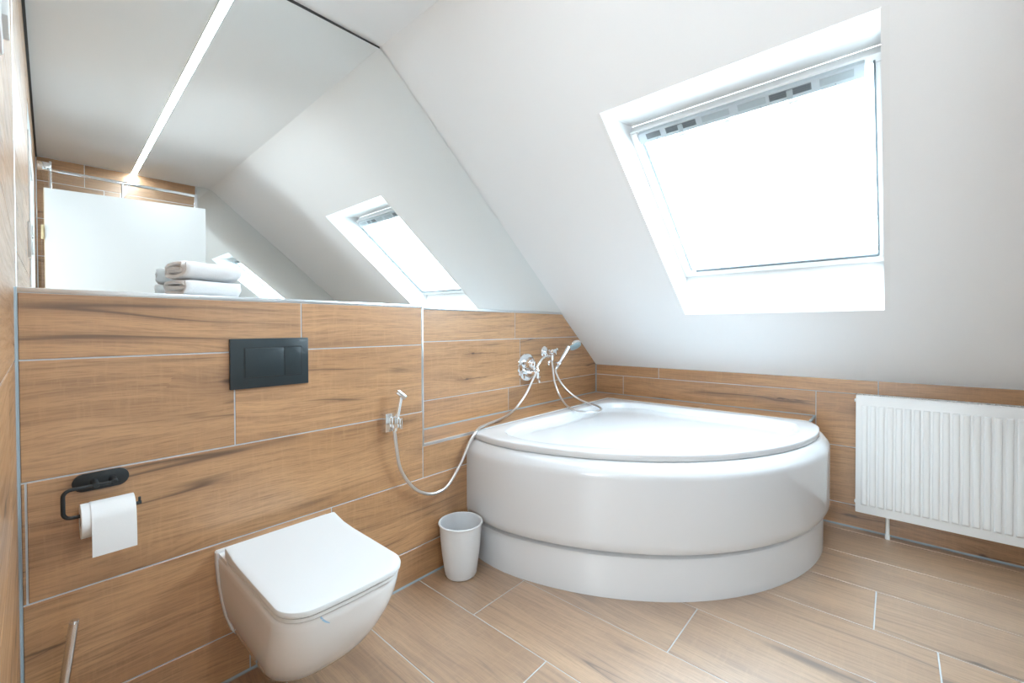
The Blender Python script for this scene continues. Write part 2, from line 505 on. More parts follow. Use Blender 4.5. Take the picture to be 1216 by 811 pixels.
# ---- door wall (x = -L), a touch out of square, with the doorway the camera stands in
DY0, DY1, DZ = -2.205, -1.335, 2.02
def wcp(y, z, o=0.0): return (wc_x(y) + o, y, z)
TH = 0.13
def wc_prism(bm, y0, y1, z0, z1):
    bm_prism(bm, [wcp(y0, z0, -TILE_T), wcp(y1, z0, -TILE_T), wcp(y1, z1, -TILE_T), wcp(y0, z1, -TILE_T)], (-TH, 0, 0))
wall_front = struct(obj_from_bm('wall_front', (lambda bm: (
    wc_prism(bm, 0.02, DY1, -0.12, ZC), wc_prism(bm, DY1, DY0, DZ, ZC), wc_prism(bm, DY0, -W - 0.02, -0.12, ZC), bm)[-1])(bmesh.new()), 'grout'),
    'door wall clad in oak look planks')
ud = Vector((-TC, 1, 0)).normalized()       # along +y ; (0,1,0)x(0,0,1) = (1,0,0)
ogc = Vector(wcp(0, 0, -TILE_T))
rz = [0.0, Z2 - 3 * ROW, Z2 - 2 * ROW, Z2 - ROW, Z2, Z2 + ROW, Z2 + 2 * ROW, Z2 + 3 * ROW, Z2 + 4 * ROW, ZC - 0.012]
for k in range(len(rz) - 1):
    z0, z1 = rz[k], rz[k + 1]
    yend = -D - 0.004 if z1 < ZS + 0.001 or z0 < ZS - 0.2 else 0.02
    segs = []
    js = [-0.62, -1.82, -3.02] if k % 2 else [-1.02, -2.22]
    cut = [yend] + [j for j in js if j < yend - 0.05] + [-W + 0.004]
    for a, c in zip(cut, cut[1:]):
        pieces = [(a, c)]
        if z0 < DZ - 0.02:
            pieces = []
            if a > DY1: pieces.append((a, max(c, DY1)))
            if c < DY0: pieces.append((min(a, DY0), c))
        for p, q in pieces:
            if p - q > 0.02: tile(wall_front, ogc, ud, Z, q, p, max(z0, DZ) if (z0 < DZ < z1 and DY0 < (p + q) / 2 < DY1) else z0, z1)
# ---- rear wall: planks in the shower, mirror on the painted rest
wall_rear = struct(obj_from_bm('wall_rear', (lambda bm: (
    bm_prism(bm, [(wc_x(-W) - 0.02, -W - TILE_T, -0.12), (0.12, -W - TILE_T, -0.12), (0.12, -W - TILE_T, ZK), (0, -W - TILE_T, ZK), (XS, -W - TILE_T, ZC), (wc_x(-W) - 0.02, -W - TILE_T, ZC)], (0, -0.12, 0)),
    bm)[-1])(bmesh.new()), 'paint'), 'rear wall with shower planks and white paint')
ogr = (0, -W - TILE_T, 0)     # faces +y: ux = -x, uy = z
NX = (-1, 0, 0)
XR = 2.07
for k in range(len(rz) - 1):
    js = [2.72] if k % 2 else [2.42]
    if k == 8: js = [2.84]
    xe = [XR] + js + [-wc_x(-W) - 0.004]
    for a, c in zip(xe, xe[1:]): tile(wall_rear, ogr, NX, Z, a, c, rz[k], rz[k + 1] if k < 8 else ZC - .002)

# ---- ceilings
ceiling = struct(box('ceiling', (wc_x(-W) - 0.15, XS, -W - 0.13, 0.09, ZC, ZC + 0.12), 'paint'), 'flat white painted ceiling')
SX1, SX2, SY1, SY2 = -1.4467, -0.4443, -0.8747, -1.7831      # skylight opening in the slope
SN = Vector((math.sin(ANG), 0, math.cos(ANG)))               # outward normal of the slope
SD = Vector((math.cos(ANG), 0, -math.sin(ANG)))              # down the slope
def sp(x, y, off=0.0): return Vector((x, y, slope_z(x))) + SN * off
def slab(bm, x0, x1, y0, y1, th=0.10):
    bm_prism(bm, [sp(x0, y0), sp(x1, y0), sp(x1, y1), sp(x0, y1)], SN * th)
def slope_bm():
    bm = bmesh.new()
    xt, xb = XS, 0.0
    slab(bm, xt, SX1, -W - 0.13, 0.09); slab(bm, SX2, xb + 0.12, -W - 0.13, 0.09)
    slab(bm, SX1, SX2, SY1, 0.09); slab(bm, SX1, SX2, -W - 0.13, SY2)
    return bm
ceiling_slope = struct(obj_from_bm('ceiling_slope', slope_bm(), 'paint'), 'sloping white painted ceiling with skylight opening')

# ================================================================== SKYLIGHT
WO = 0.170                                    # distance of the window plane from the slope surface
wt = Vector((SX1 + WO / math.sin(ANG), 0, slope_z(SX1)))      # level upper reveal
wb = Vector((SX2, 0, slope_z(SX2) + WO / math.cos(ANG)))      # upright lower reveal
window_1 = struct(empty('window_1', (wb.x, (SY1 + SY2) / 2, wb.z)), 'white roof window with closed blind in the slope')
parts = []
def rev(name, pts, vec): parts.append(prism(name, pts, vec, 'frame_white'))
RV = 0.0015
SY1 -= RV; SY2 += RV
a1 = sp(SX1, SY1); a2 = sp(SX1, SY2); b1 = sp(SX2, SY1); b2 = sp(SX2, SY2)
for _v in (a1, a2): _v.z -= RV; _v.x -= 0.0
for _v in (b1, b2): _v.x -= RV
wt.z -= RV; wb.x -= RV
w1 = Vector((wt.x, SY1, wt.z)); w2 = Vector((wt.x, SY2, wt.z)); w3 = Vector((wb.x, SY1, wb.z)); w4 = Vector((wb.x, SY2, wb.z))
ext = SN * 0.06
rev('reveal', [a1, a2, w2 + ext, w1 + ext], (0, 0, 0.02))
rev('reveal', [b1, b2, w4 + ext, w3 + ext], (0.02, 0, 0))
rev('reveal', [a1, b1, w3 + ext, w1 + ext], (0, 0.02, 0))
rev('reveal', [a2, b2, w4 + ext, w2 + ext], (0, -0.02, 0))
# local frame on the window plane: s down the slope, t along -y, n outward
WL = (wb - wt).length
WW = SY1 - SY2
def wp(s, t, n): return Vector((wt.x, SY1, wt.z)) + SD * s + Vector((0, -t, 0)) + SN * n
def wbox(name, s0, s1, t0, t1, n0, n1, mat, bevel=0.0):
    bm = bmesh.new(); bm_box(bm, s0, s1, t0, t1, n0, n1, bevel=bevel)
    for v in bm.verts: v.co = wp(*v.co)
    o = obj_from_bm(name, bm, mat, None, smooth=bevel > 0, angle=35); parts.append(o); return o
fw = 0.030
wbox('frame_bar', 0.0, fw, 0.0, WW, 0.005, 0.06, 'frame_white', 0.003)
wbox('frame_bar', WL - 0.036, WL, 0.0, WW, 0.005, 0.06, 'frame_white', 0.003)
wbox('frame_bar', fw, WL - 0.036, 0.0, 0.045, 0.005, 0.06, 'frame_white', 0.003)
wbox('frame_bar', fw, WL - 0.036, WW - 0.018, WW, 0.005, 0.06, 'frame_white', 0.003)
wbox('pane', fw - .005, WL - 0.03, 0.04, WW - 0.014, 0.052, 0.056, 'glass')
blind = wbox('blind', 0.052, WL - 0.052, 0.056, WW - 0.024, 0.012, 0.016, 'blind')
blind['label'] = 'backlit white roller blind'
wbox('side_guide', 0.052, WL - 0.046, 0.047, 0.055, 0.004, 0.020, 'pale_grey', 0.001)
wbox('side_guide', 0.020, WL - 0.046, WW - 0.0235, WW - 0.018, -0.004, 0.020, 'rail_grey', 0.001)
rl = wbox('bottom_rail', WL - 0.056, WL - 0.042, 0.075, WW - 0.022, -0.004, 0.014, 'rail_grey', 0.002)
# ventilation bar along the top
vb = wbox('ventilation_bar', 0.008, 0.060, 0.045, WW - 0.045, -0.018, 0.010, 'bar_grey', 0.004)
vb['label'] = 'pale control bar with recessed vents'
T0, T1 = 0.045, WW - 0.045
def fr(f): return T0 + (T1 - T0) * f
vent = []
for f0, f1, mt in ((0.045, 0.125, 'grey_detail'), (0.155, 0.315, 'grey_detail'), (0.345, 0.475, 'pale_grey'), (0.515, 0.635, 'pale_grey'), (0.65, 0.815, 'grey_detail'), (0.845, 0.965, 'pale_grey')):
    o = wbox('vent_recess', 0.017, 0.044, fr(f0), fr(f1), -0.0195, -0.012, mt, 0.001); vent.append(o)
for f0, f1 in ((0.155, 0.315), (0.65, 0.815)):
    for q in range(3):
        s = 0.020 + q * 0.0085
        vent.append(wbox('vent_slat', s, s + 0.0036, fr(f0) + .004, fr(f1) - .004, -0.0215, -0.0185, 'rail_grey'))
    mid = (fr(f0) + fr(f1)) / 2
    vent.append(wbox('lock', 0.019, 0.052, mid - 0.010, mid + 0.010, -0.026, -0.017, 'pale_grey', 0.002))
for f in (0.10, 0.36, 0.61, 0.90):
    vent.append(wbox('screw', 0.049, 0.052, fr(f) - .0015, fr(f) + .0015, -0.0195, -0.017, 'grey_detail'))
for f in (0.22, 0.45, 0.74):
    wbox('blind_clip', 0.070, 0.084, fr(f) - 0.018, fr(f) + 0.018, -0.004, 0.011, 'frame_white', 0.002)
wbox('pivot_cover', 0.004, 0.050, 0.012, 0.040, -0.010, 0.020, 'frame_white', 0.004)
under(window_1, *[p for p in parts if p not in vent])
for v in vent: v.parent = vb

# ================================================================== TRIMS
n_trim = [0]
def trim(o, label):
    n_trim[0] += 1
    o.name = 'trim_%d' % n_trim[0]
    return struct(o, label)
trim(box('t', (-L + 0.002, XT, -D, 0.060, ZS - 0.012, ZS), 'trim_metal', bevel=0.0015), 'satin metal edge and top of the shelf under the mirror')
trim(box('t', (XT - 0.010, XT, -D, -D + 0.010, ZL - 0.011, ZS - 0.012), 'trim_metal', bevel=0.0015), 'upright satin metal corner trim beside the bath')
trim(box('t', (XT, -1.50, -D, -D + 0.011, ZL - 0.011, ZL), 'trim_metal', bevel=0.0015), 'satin metal edge trim of the bath ledge')
trim(box('t', (XT + .002, slope_x(ZM), -0.003, 0.012, ZM - 0.012, ZM), 'trim_metal', bevel=0.001), 'satin metal strip under the mirror')
trim(box('t', (-LB, -0.004, YB, YB + 0.010, ZL - 0.011, ZL), 'silicone', bevel=0.001), 'grey end trim of the ledge by the radiator')
def fillet(p0, p1, ax, bx, s):
    ax = Vector(ax) * s; bx = Vector(bx) * s; p0 = Vector(p0); p1 = Vector(p1)
    return prism('t', [p0, p0 + ax, p0 + (ax + bx) * 0.34, p0 + bx], p1 - p0, 'silicone')
trim(fillet(wcp(-D, 0, 0.0), wcp(-D, ZS, 0.0), (1, 0, 0), (0, -1, 0), 0.005), 'grey silicone joint in the corner by the paper holder')
trim(fillet((-L, -D, 0), (-1.66, -D, 0), (0, -1, 0), (0, 0, 1), 0.0065), 'grey silicone joint between floor and toilet wall')
trim(fillet((0, YB - .02, 0), (0, -W, 0), (-1, 0, 0), (0, 0, 1), 0.008), 'grey silicone joint under the radiator')
trim(fillet((0, 0, ZL), (0, 0, ZK), (-1, 0, 0), (0, -1, 0), 0.007), 'grey silicone joint in the corner above the bath')
trim(fillet((XT, 0, ZL), (-.004, 0, ZL), (0, -1, 0), (0, 0, 1), 0.006), 'grey silicone joint behind the bath ledge')
trim(fillet((0, -0.004, ZL), (0, YB, ZL), (-1, 0, 0), (0, 0, 1), 0.005), 'grey silicone joint of the ledge on the radiator wall')
trim(prism('t', [wcp(0.0, ZC - 0.012, -TILE_T), wcp(-W, ZC - 0.012, -TILE_T), wcp(-W, ZC, -TILE_T), wcp(0.0, ZC, -TILE_T)], (0.011, 0, 0), 'gap'), 'dark strip painted as gap shade along the top of the door wall')  # solid strip, the shade of the gap is in its dark colour
trim(box('t', (-XR, -XR + 0.010, -W - TILE_T, -W + 0.001, 0, ZC - .001), 'trim_metal'), 'satin metal edge trim of the shower planks')

# ================================================================== MIRRORS
MN = Vector((0.01753, 1, 0.01004))
def my(x, z): return 0.01633 - 0.01753 * (x + 2) - 0.01004 * (z - 1.2)
mt_ = ZC - 0.013
pts = [(-L + 0.004, ZS + 0.001), (XT, ZS + 0.001), (XT, ZM + .001), (slope_x(ZM) - 0.006, ZM + .001), (slope_x(mt_) - 0.006, mt_), (-L + 0.004, mt_)]
bm = bmesh.new(); bm_prism(bm, [(x, my(x, z), z) for x, z in pts], (0, 0.006, 0))
mirror = obj_from_bm('wall_mirror', bm, 'mirror')
tag(mirror, 'large frameless wall mirror above the toilet shelf, cut along the slope', 'mirror')
mb = box('gap_shade_strip', (-L + 0.01, XS - 0.002, my(-2.4, ZC) - .002, 0.062, ZC - 0.0125, ZC - 0.0003), 'gap', None)  # solid dark strip painted in place of shade between glass and ceiling
mb.parent = mirror; mb['label'] = 'dark strip painted as the shade of the gap above the glass'
pts = [(-XR + 0.012, 1.25), (slope_x(1.25) - 0.006, 1.25), (XS - 0.004, ZC - 0.004), (-XR + 0.012, ZC - 0.004)]
mirror2 = prism('wall_mirror', [(x, -W + 0.004, z) for x, z in pts], (0, -0.008, 0), 'mirror')
tag(mirror2, 'frameless mirror beside the shower planks, seen in the large mirror', 'mirror')

# ================================================================== LIGHT LINE, DOOR, SWITCH, SHOWER, HALL
led = empty('led_strip', (-2.525, -1.65, ZC), 'long thin glowing light line set in the flat ceiling', 'ceiling light')
under(led, box('diffuser', (-2.542, -2.508, -W + 0.01, 0.0, ZC - 0.004, ZC - 0.0005), 'led'),
      box('channel', (-2.546, -2.542, -W + 0.01, 0.0, ZC - 0.004, ZC - 0.0003), 'white'),
      box('channel', (-2.508, -2.504, -W + 0.01, 0.0, ZC - 0.004, ZC - 0.0003), 'white'))

door = struct(empty('door_1', (-3.076, -2.165, 0)), 'white door standing open into the room')
A_ = math.atan2(-2.013 + 2.16, -2.246 + 3.076)
DM = Matrix.Translation((-3.070, -2.160, 0)) @ Matrix.Rotation(A_, 4, 'Z')
def dbox(name, b, mat, bevel=0.0):
    bm = bmesh.new(); bm_box(bm, *b, bevel=bevel)
    bmesh.ops.transform(bm, matrix=DM, verts=bm.verts)
    return obj_from_bm(name, bm, mat, None, smooth=bevel > 0, angle=35)
leaf = dbox('leaf', (0.010, 0.842, -0.040, 0.0, 0.010, 1.985), 'door_white', 0.002)
edge = dbox('edge_strip', (0.006, 0.010, -0.040, -0.001, 0.010, 1.985), 'edge_wood')
hs = [dbox('hinge', (-0.006, 0.008, -0.012, 0.006, z, z + 0.09), 'brass', 0.003) for z in (0.22, 1.66)]
hd = dbox('handle', (0.68, 0.80, 0.030, 0.045, 1.02, 1.04), 'chrome', 0.005)
hp = dbox('handle_neck', (0.775, 0.795, 0.0, 0.035, 1.02, 1.04), 'chrome', 0.004)
under(door, leaf, edge, *hs, hd); hp.parent = hd
def casing(y0, y1, z0, z1):
    return prism('t', [wcp(y0, z0), wcp(y1, z0), wcp(y1, z1), wcp(y0, z1)], (0.005, 0, 0), 'white')
trim(casing(DY1 + 0.055, DY1, 0, DZ + 0.055), 'white door casing on the latch side')
trim(casing(DY0, DY0 - 0.055, 0, DZ + 0.055), 'white door casing on the hinge side')
trim(casing(DY1, DY0, DZ, DZ + 0.055), 'white door casing over the doorway')
for a, c in ((DY1, DY1 - 0.012), (DY0 + 0.012, DY0)):
    trim(prism('t', [wcp(a, 0, -TILE_T - TH), wcp(c, 0, -TILE_T - TH), wcp(c, 0, 0.004), wcp(a, 0, 0.004)], (0, 0, DZ), 'white'), 'white lining of the doorway')

sw = empty('light_switch', wcp(-1.10, 1.50, 0), 'white double light switch by the doorway', 'switch')
def swbox(name, y0, y1, z0, z1, o0, o1, mat, bv): 
    x = wc_x(-1.1); return box(name, (x + o0, x + o1, y0, y1, z0, z1), mat, bevel=bv)
under(sw, swbox('plate', -1.14, -1.06, 1.44, 1.60, -0.002, 0.012, 'white', 0.003), swbox('rocker', -1.13, -1.07, 1.53, 1.585, 0.010, 0.017, 'white', 0.002),
      swbox('rocker', -1.13, -1.07, 1.455, 1.51, 0.010, 0.017, 'white', 0.002))

YG = -2.60
shw = empty('shower_screen', (-2.62, YG, 0), 'clear glass shower screen with chrome head rail, seen in the mirror', 'shower screen')
under(shw, box('glass_panel', (-3.085, -2.66, YG - .004, YG + .004, 0.02, 2.19), 'glass'),
      box('glass_panel', (-2.650, -2.205, YG - .004, YG + .004, 0.02, 2.19), 'glass'),
      box('head_rail', (-3.095, -2.190, YG - .011, YG + .011, 2.19, 2.212), 'chrome', bevel=0.003),
      box('post', (-3.045, -3.027, YG - .012, YG + .012, 0.0, 2.262), 'chrome', bevel=0.003),
      box('post', (-2.663, -2.647, YG - .010, YG + .010, 0.0, 2.192), 'chrome', bevel=0.003),
      box('post', (-2.205, -2.180, YG - .012, YG + .012, 0.0, 2.212), 'chrome', bevel=0.003),
      box('wall_clamp', (-3.098, -3.03, YG - .02, YG + .02, 2.195, 2.25), 'chrome', bevel=0.005))

hx0, hx1 = -4.7, wc_x(-1.7) - TILE_T - TH
struct(box('floor_hall', (hx0, hx1, -3.2, -0.4, -0.10, 0.0), 'hall_floor'), 'hall floor beyond the doorway')
struct(box('ceiling_hall', (hx0, hx1, -3.2, -0.4, ZC, ZC + 0.1), 'paint'), 'hall ceiling beyond the doorway')
struct(box('wall_hall_rear', (hx0 - 0.1, hx0, -3.2, -0.4, -0.1, ZC + 0.1), 'paint'), 'white hall wall facing the doorway')
struct(box('wall_hall_left', (hx0 - 0.1, hx1, -0.4, -0.3, -0.1, ZC + 0.1), 'paint'), 'white hall side wall')
struct(box('wall_hall_right', (hx0 - 0.1, hx1, -3.3, -3.2, -0.1, ZC + 0.1), 'paint'), 'white hall end wall')
HX, HY = -4.20, -1.92  # unseen light added to brighten the bathroom through the doorway
hl = empty('hall_fill_light', (HX, HY, 0), 'added fill light in the hall, shaped as a round paper globe on a pole', 'fill light')
under(hl, lathe('shade', (HX, HY, 0.90), (0, 0, 1), [(0.30 - 0.30 * math.cos(math.pi * i / 24), max(0.004, 0.30 * math.sin(math.pi * i / 24))) for i in range(25)], 'hall_fill', seg=40),
      rod('pole', (HX, HY, 0.02), (HX, HY, 0.905), 0.012, 'steel'),
      lathe('base', (HX, HY, 0.0), (0, 0, 1), [(0, 0.15), (0.015, 0.148), (0.022, 0.13), (0.024, 0.02)], 'steel'))

# ================================================================== BATH
OB = Vector((-LB, -D, 0))
TH_ = [0, 5, 10, 15, 21, 28, 38, 45, 54, 64, 72, 80, 85, 88, 90]
RI = [1.385, 1.415, 1.435, 1.441, 1.445, 1.447, 1.444, 1.436, 1.417, 1.390, 1.364, 1.335, 1.305, 1.275, 1.245]
APO = [0.045, 0.045, 0.045, .045, .045, .045, .045, .045, .045, .045, .045, .043, .048, .058, 0.066]
def interp(xs, ys, x):
    for i in range(len(xs) - 1):
        if xs[i] <= x <= xs[i + 1]:
            p0 = ys[max(i - 1, 0)]; p1 = ys[i]; p2 = ys[i + 1]; p3 = ys[min(i + 2, len(ys) - 1)]
            h = xs[i + 1] - xs[i]; t = (x - xs[i]) / h
            m1 = (p2 - p0) / (xs[i + 1] - xs[max(i - 1, 0)]) * h if i > 0 else (p2 - p1)
            m2 = (p3 - p1) / (xs[min(i + 2, len(xs) - 1)] - xs[i]) * h if i + 2 < len(xs) else (p2 - p1)
            return (2 * t ** 3 - 3 * t * t + 1) * p1 + (t ** 3 - 2 * t * t + t) * m1 + (-2 * t ** 3 + 3 * t * t) * p2 + (t ** 3 - t * t) * m2
    return ys[-1]
ths = [0, 1.5, 3] + [5 + i * 2.5 for i in range(31)] + [84, 86, 87, 88, 89, 90]
def outline(off, z, corner=True):
    """front curve from the mirror wall to the radiator wall, closed by the inner corner"""
    pts = []
    for t in ths:
        k = off(t) if callable(off) else off
        r = interp(TH_, RI, t) + k
        a = math.radians(t)
        pts.append(Vector((OB.x - r * math.cos(a), OB.y - r * math.sin(a), z)))
    if corner:
        n = 14
        e = Vector((OB.x, OB.y, z))
        last, first = pts[-1], pts[0]
        pts += [last + (e - last) * (i / n) for i in range(1, n)] + [e] + [e + (first - e) * (i / n) for i in range(1, n)]
    return pts
apo = lambda t: interp(TH_, APO, t)
bath = empty('corner_bathtub', (-0.9, -0.85, 0), 'white quarter-round corner bathtub with stepped plinth under the slope', 'bathtub')
# apron and plinth as lofts of the front curve
def shell(name, prof, mat='acrylic'):
    return loft(name, [outline(o, z) for o, z in prof], mat, None, angle=32)
def ap(k): return lambda t: apo(t) + k
apron = shell('apron', [(ap(-0.09), 0.190), (ap(-0.030), 0.196), (ap(-0.012), 0.203), (ap(-0.003), 0.220), (ap(0.0), 0.245), (ap(0.0), 0.505), (ap(-0.001), 0.520), (ap(-0.006), 0.532), (ap(-0.030), 0.562), (ap(-0.040), 0.569), (ap(-0.060), 0.571)])
plinth = shell('plinth', [(ap(-0.028), 0.0005), (ap(-0.028), 0.165), (ap(-0.031), 0.175), (ap(-0.040), 0.181), (ap(-0.09), 0.185)])
# basin: rolled rim, then the bowl
rim_out = outline(0, 0)
CB = Vector((-0.80, -0.78, 0))
n = len(rim_out)
polar = []
for p in rim_out:
    d = p - CB; polar.append((math.atan2(d.y, d.x), d.length))
rad = [r for _, r in polar]
inr = []
for i in range(n):
    # inner edge: clear of the outline, corners rounded off
    s = 0; w_ = 0
    for k in range(-9, 10):
        j = (i + k) % n
        wgt = math.exp(-(k / 4.0) ** 2); s += rad[j] * wgt; w_ += wgt
    inr.append(min(s / w_, rad[i]))
def bowl(i, f, drop, z):
    a, r = polar[i]
    r2 = (inr[i] - drop) * f
    # soften the shape towards an oval as it gets deeper
    ov = 0.66
    m_ = 1 - f
    r2 = r2 * (1 - m_) + min(r2, ov * 0.86) * m_
    return Vector((CB.x + math.cos(a) * r2, CB.y + math.sin(a) * r2, z))
rings = []
rings.append([p + Vector((0, 0, 0.572)) for p in rim_out])
def inset(k, z): 
    return [Vector((p.x + (CB.x - p.x) * k / rad[i], p.y + (CB.y - p.y) * k / rad[i], z)) for i, p in enumerate(rim_out)]
rings = [inset(0.012, 0.5715), inset(0.003, 0.573), inset(0.0, 0.577), inset(0.0, 0.597), inset(0.002, 0.602), inset(0.008, 0.6045), inset(0.02, 0.6052)]
for drop, f, z in ((0.075, 1, 0.6050), (0.082, 1, 0.6035), (0.090, 1, 0.598), (0.096, 1, 0.588), (0.115, 1, 0.545), (0.125, 0.99, 0.50), (0.14, 0.97, 0.42), (0.155, 0.94, 0.33), (0.18, 0.90, 0.26), (0.23, 0.85, 0.215), (0.30, 0.75, 0.20), (0.45, 0.5, 0.196)):
    rings.append([bowl(i, f, drop, z) for i in range(n)])
basin = loft('basin', rings, 'acrylic', None, cap0=False, cap1=True, angle=50)
drain = lathe('drain', (-0.86, -0.86, 0.1955), (0, 0, 1), [(0, 0.03), (0.003, 0.033), (0.006, 0.028), (0.007, 0.005)], 'chrome')
overflow = lathe('overflow', (-0.318, -0.62, 0.48), (-1, 0, 0.15), [(0, 0.032), (0.008, 0.032), (0.012, 0.026)], 'chrome')
under(bath, apron, plinth, basin)
under(bath, drain)
under(bath, overflow)

# ================================================================== TOILET
TX = -2.509
toilet = empty('wall_hung_toilet', (TX, -D, 0.06), 'white wall-hung toilet with closed square-cornered lid', 'toilet')
def pan_outline(w, f, rc, z, back=0.0, bulge=0.0, nseg=10):
    """x across, y away from the wall"""
    pts = []
    rc = min(rc, w - 0.002, (f - back) * 0.6)
    steps = 6
    for i in range(steps): pts.append((w, back + (f - rc - back) * i / steps))
    for i in range(nseg + 1):
        a = math.pi / 2 * i / nseg
        pts.append((w - rc + rc * math.cos(a), f - rc + rc * math.sin(a)))
    for i in range(1, 6):
        x = (w - rc) * (1 - 2 * i / 6); pts.append((x, f))
    for i in range(nseg + 1):
        a = math.pi / 2 + math.pi / 2 * i / nseg
        pts.append((-(w - rc) + rc * math.cos(a), f - rc + rc * math.sin(a)))
    for i in range(steps): pts.append((-w, f - rc - (f - rc - back) * (i + 1) / steps))
    out = []
    for x, y in pts:
        yy = y
        if bulge and y > back + (f - back) * 0.5: yy = y - bulge * (x / w) ** 2
        out.append(Vector((TX + x, -D - yy, z)))
    return out
zs = [0.075, 0.082, 0.10, 0.13, 0.17, 0.22, 0.27, 0.32, 0.36, 0.390, 0.408, 0.416, 0.419]
ws = [0.070, 0.085, 0.102, 0.120, 0.137, 0.152, 0.162, 0.169, 0.172, 0.174, 0.1745, 0.172, 0.165]
fs = [0.190, 0.225, 0.275, 0.338, 0.394, 0.444, 0.482, 0.511, 0.528, 0.536, 0.539, 0.537, 0.529]
rcs = [0.05, 0.06, 0.075, 0.09, 0.10, 0.10, 0.098, 0.092, 0.086, 0.082, 0.080, 0.078, 0.07]
body = loft('bowl', [pan_outline(w, f, r, z, 0.0, 0.012) for z, w, f, r in zip(zs, ws, fs, rcs)], 'ceramic', None, angle=50)
fl_z = [0.150, 0.17, 0.22, 0.28, 0.34, 0.40, 0.430, 0.434]
fl_w = [0.130, 0.142, 0.157, 0.168, 0.176, 0.180, 0.180, 0.176]
flange = loft('wall_flange', [[Vector((TX + s * w, -D - y, z)) for s, y in ((1, 0), (1, 0.014), (0.985, 0.018), (-0.985, 0.018), (-1, 0.014), (-1, 0))] for z, w in zip(fl_z, fl_w)], 'ceramic', None, angle=30)
deck = loft('deck', [pan_outline(0.172, 0.10, 0.01, z, 0.002) for z in (0.41, 0.428)], 'ceramic', None)
seat = loft('seat', [pan_outline(w, f, 0.072, z, 0.085, 0.010) for z, w, f in ((0.4205, 0.166, 0.539), (0.4215, 0.1695, 0.543), (0.430, 0.1695, 0.543), (0.4315, 0.167, 0.540))], 'seat_white', None, angle=40)
def lid_ring(w, f, z, top):
    out = []
    for p in pan_outline(w, f, 0.070, z, 0.078, 0.010, 12):
        y = -D - p.y
        k = max(0.0, (0.20 - y) / 0.122)
        q = p.copy()
        if top: q.z += 0.016 * k * k
        out.append(q)
    return out
lid = loft('lid', [lid_ring(0.1675, 0.543, 0.4345, False), lid_ring(0.1715, 0.548, 0.436, False), lid_ring(0.1720, 0.549, 0.444, True), lid_ring(0.1705, 0.547, 0.4485, True),
                   lid_ring(0.166, 0.542, 0.4505, True), lid_ring(0.148, 0.52, 0.4508, True), lid_ring(0.06, 0.40, 0.4508, True)], 'seat_white', None, angle=40)
# pale blue squiggle left on the front of the bowl
bm = bmesh.new(); bm.from_mesh(body.data); bvh = BVHTree.FromBMesh(bm); bm.free()
def px_dir(u, v): return (F + RR * ((u - 608) / 512.98) - UU * ((v - 395.5) / 512.98)).normalized()
mk = []
for u, v in ((379.5, 729.5), (381, 733), (383.5, 736), (386.5, 738), (391.5, 739.5)):
    h = bvh.ray_cast(CAM, px_dir(u, v))
    if h[0]: mk.append((h[0], h[1]))
marks = []
if len(mk) > 2:
    bm = bmesh.new(); pr = None
    for i, (p, nn) in enumerate(mk):
        t = (mk[min(i + 1, len(mk) - 1)][0] - mk[max(i - 1, 0)][0]).normalized()
        s = nn.cross(t).normalized() * (0.0022 if 0 < i < len(mk) - 1 else 0.0010)
        pr2 = (bm.verts.new(p + nn * 0.0006 + s), bm.verts.new(p + nn * 0.0006 - s))
        if pr: bm.faces.new((pr[0], pr2[0], pr2[1], pr[1]))
        pr = pr2
    mo = obj_from_bm('blue_mark', bm, 'blue'); mo['label'] = 'small pale blue curved mark'
    marks = [mo]
under(toilet, body, flange, deck, seat, lid, *marks)

# ================================================================== FLUSH PLATE
fp = empty('flush_plate', (-2.52, -D, 0.935), 'dark anthracite dual flush plate with two square buttons above the toilet', 'flush plate')
px0, px1, pz0, pz1 = -2.643, -2.397, 0.9345, 1.0985
pl = box('plate', (px0, px1, -D - 0.011, -D + 0.001, pz0, pz1), 'plate', bevel=0.002)
bz0, bz1 = pz0 + 0.036, pz1 - 0.032
bx0, bx1, bxm = px0 + 0.042, px1 - 0.027, px1 - 0.083
fr_ = box('button_frame', (bx0 - 0.003, bx1 + 0.003, -D - 0.0118, -D - 0.010, bz0 - 0.003, bz1 + 0.003), 'black')
bt1 = box('button', (bx0, bxm - 0.001, -D - 0.0135, -D - 0.0105, bz0, bz1), 'plate', bevel=0.001)
bt2 = box('button', (bxm + 0.001, bx1, -D - 0.0135, -D - 0.0105, bz0, bz1), 'plate', bevel=0.001)
cu = bpy.data.curves.new('lettering', 'FONT'); cu.body = 'GEBERIT'; cu.size = 0.0062; cu.extrude = 0.0002
tmp = bpy.data.objects.new('lettering_tmp', cu); COL.objects.link(tmp)
bpy.context.view_layer.update()
me = bpy.data.meshes.new_from_object(tmp.evaluated_get(bpy.context.evaluated_depsgraph_get()))
bpy.data.objects.remove(tmp)
me.materials.clear(); me.materials.append(M['letter'])
me.transform(Matrix.Translation((px1 - 0.031, -D - 0.0112, pz1 - 0.0115)) @ Matrix.Rotation(math.pi / 2, 4, 'X'))
lt = bpy.data.objects.new('lettering', me); COL.objects.link(lt); lt['label'] = 'tiny grey maker lettering'
under(fp, pl, fr_, bt1, bt2, lt)

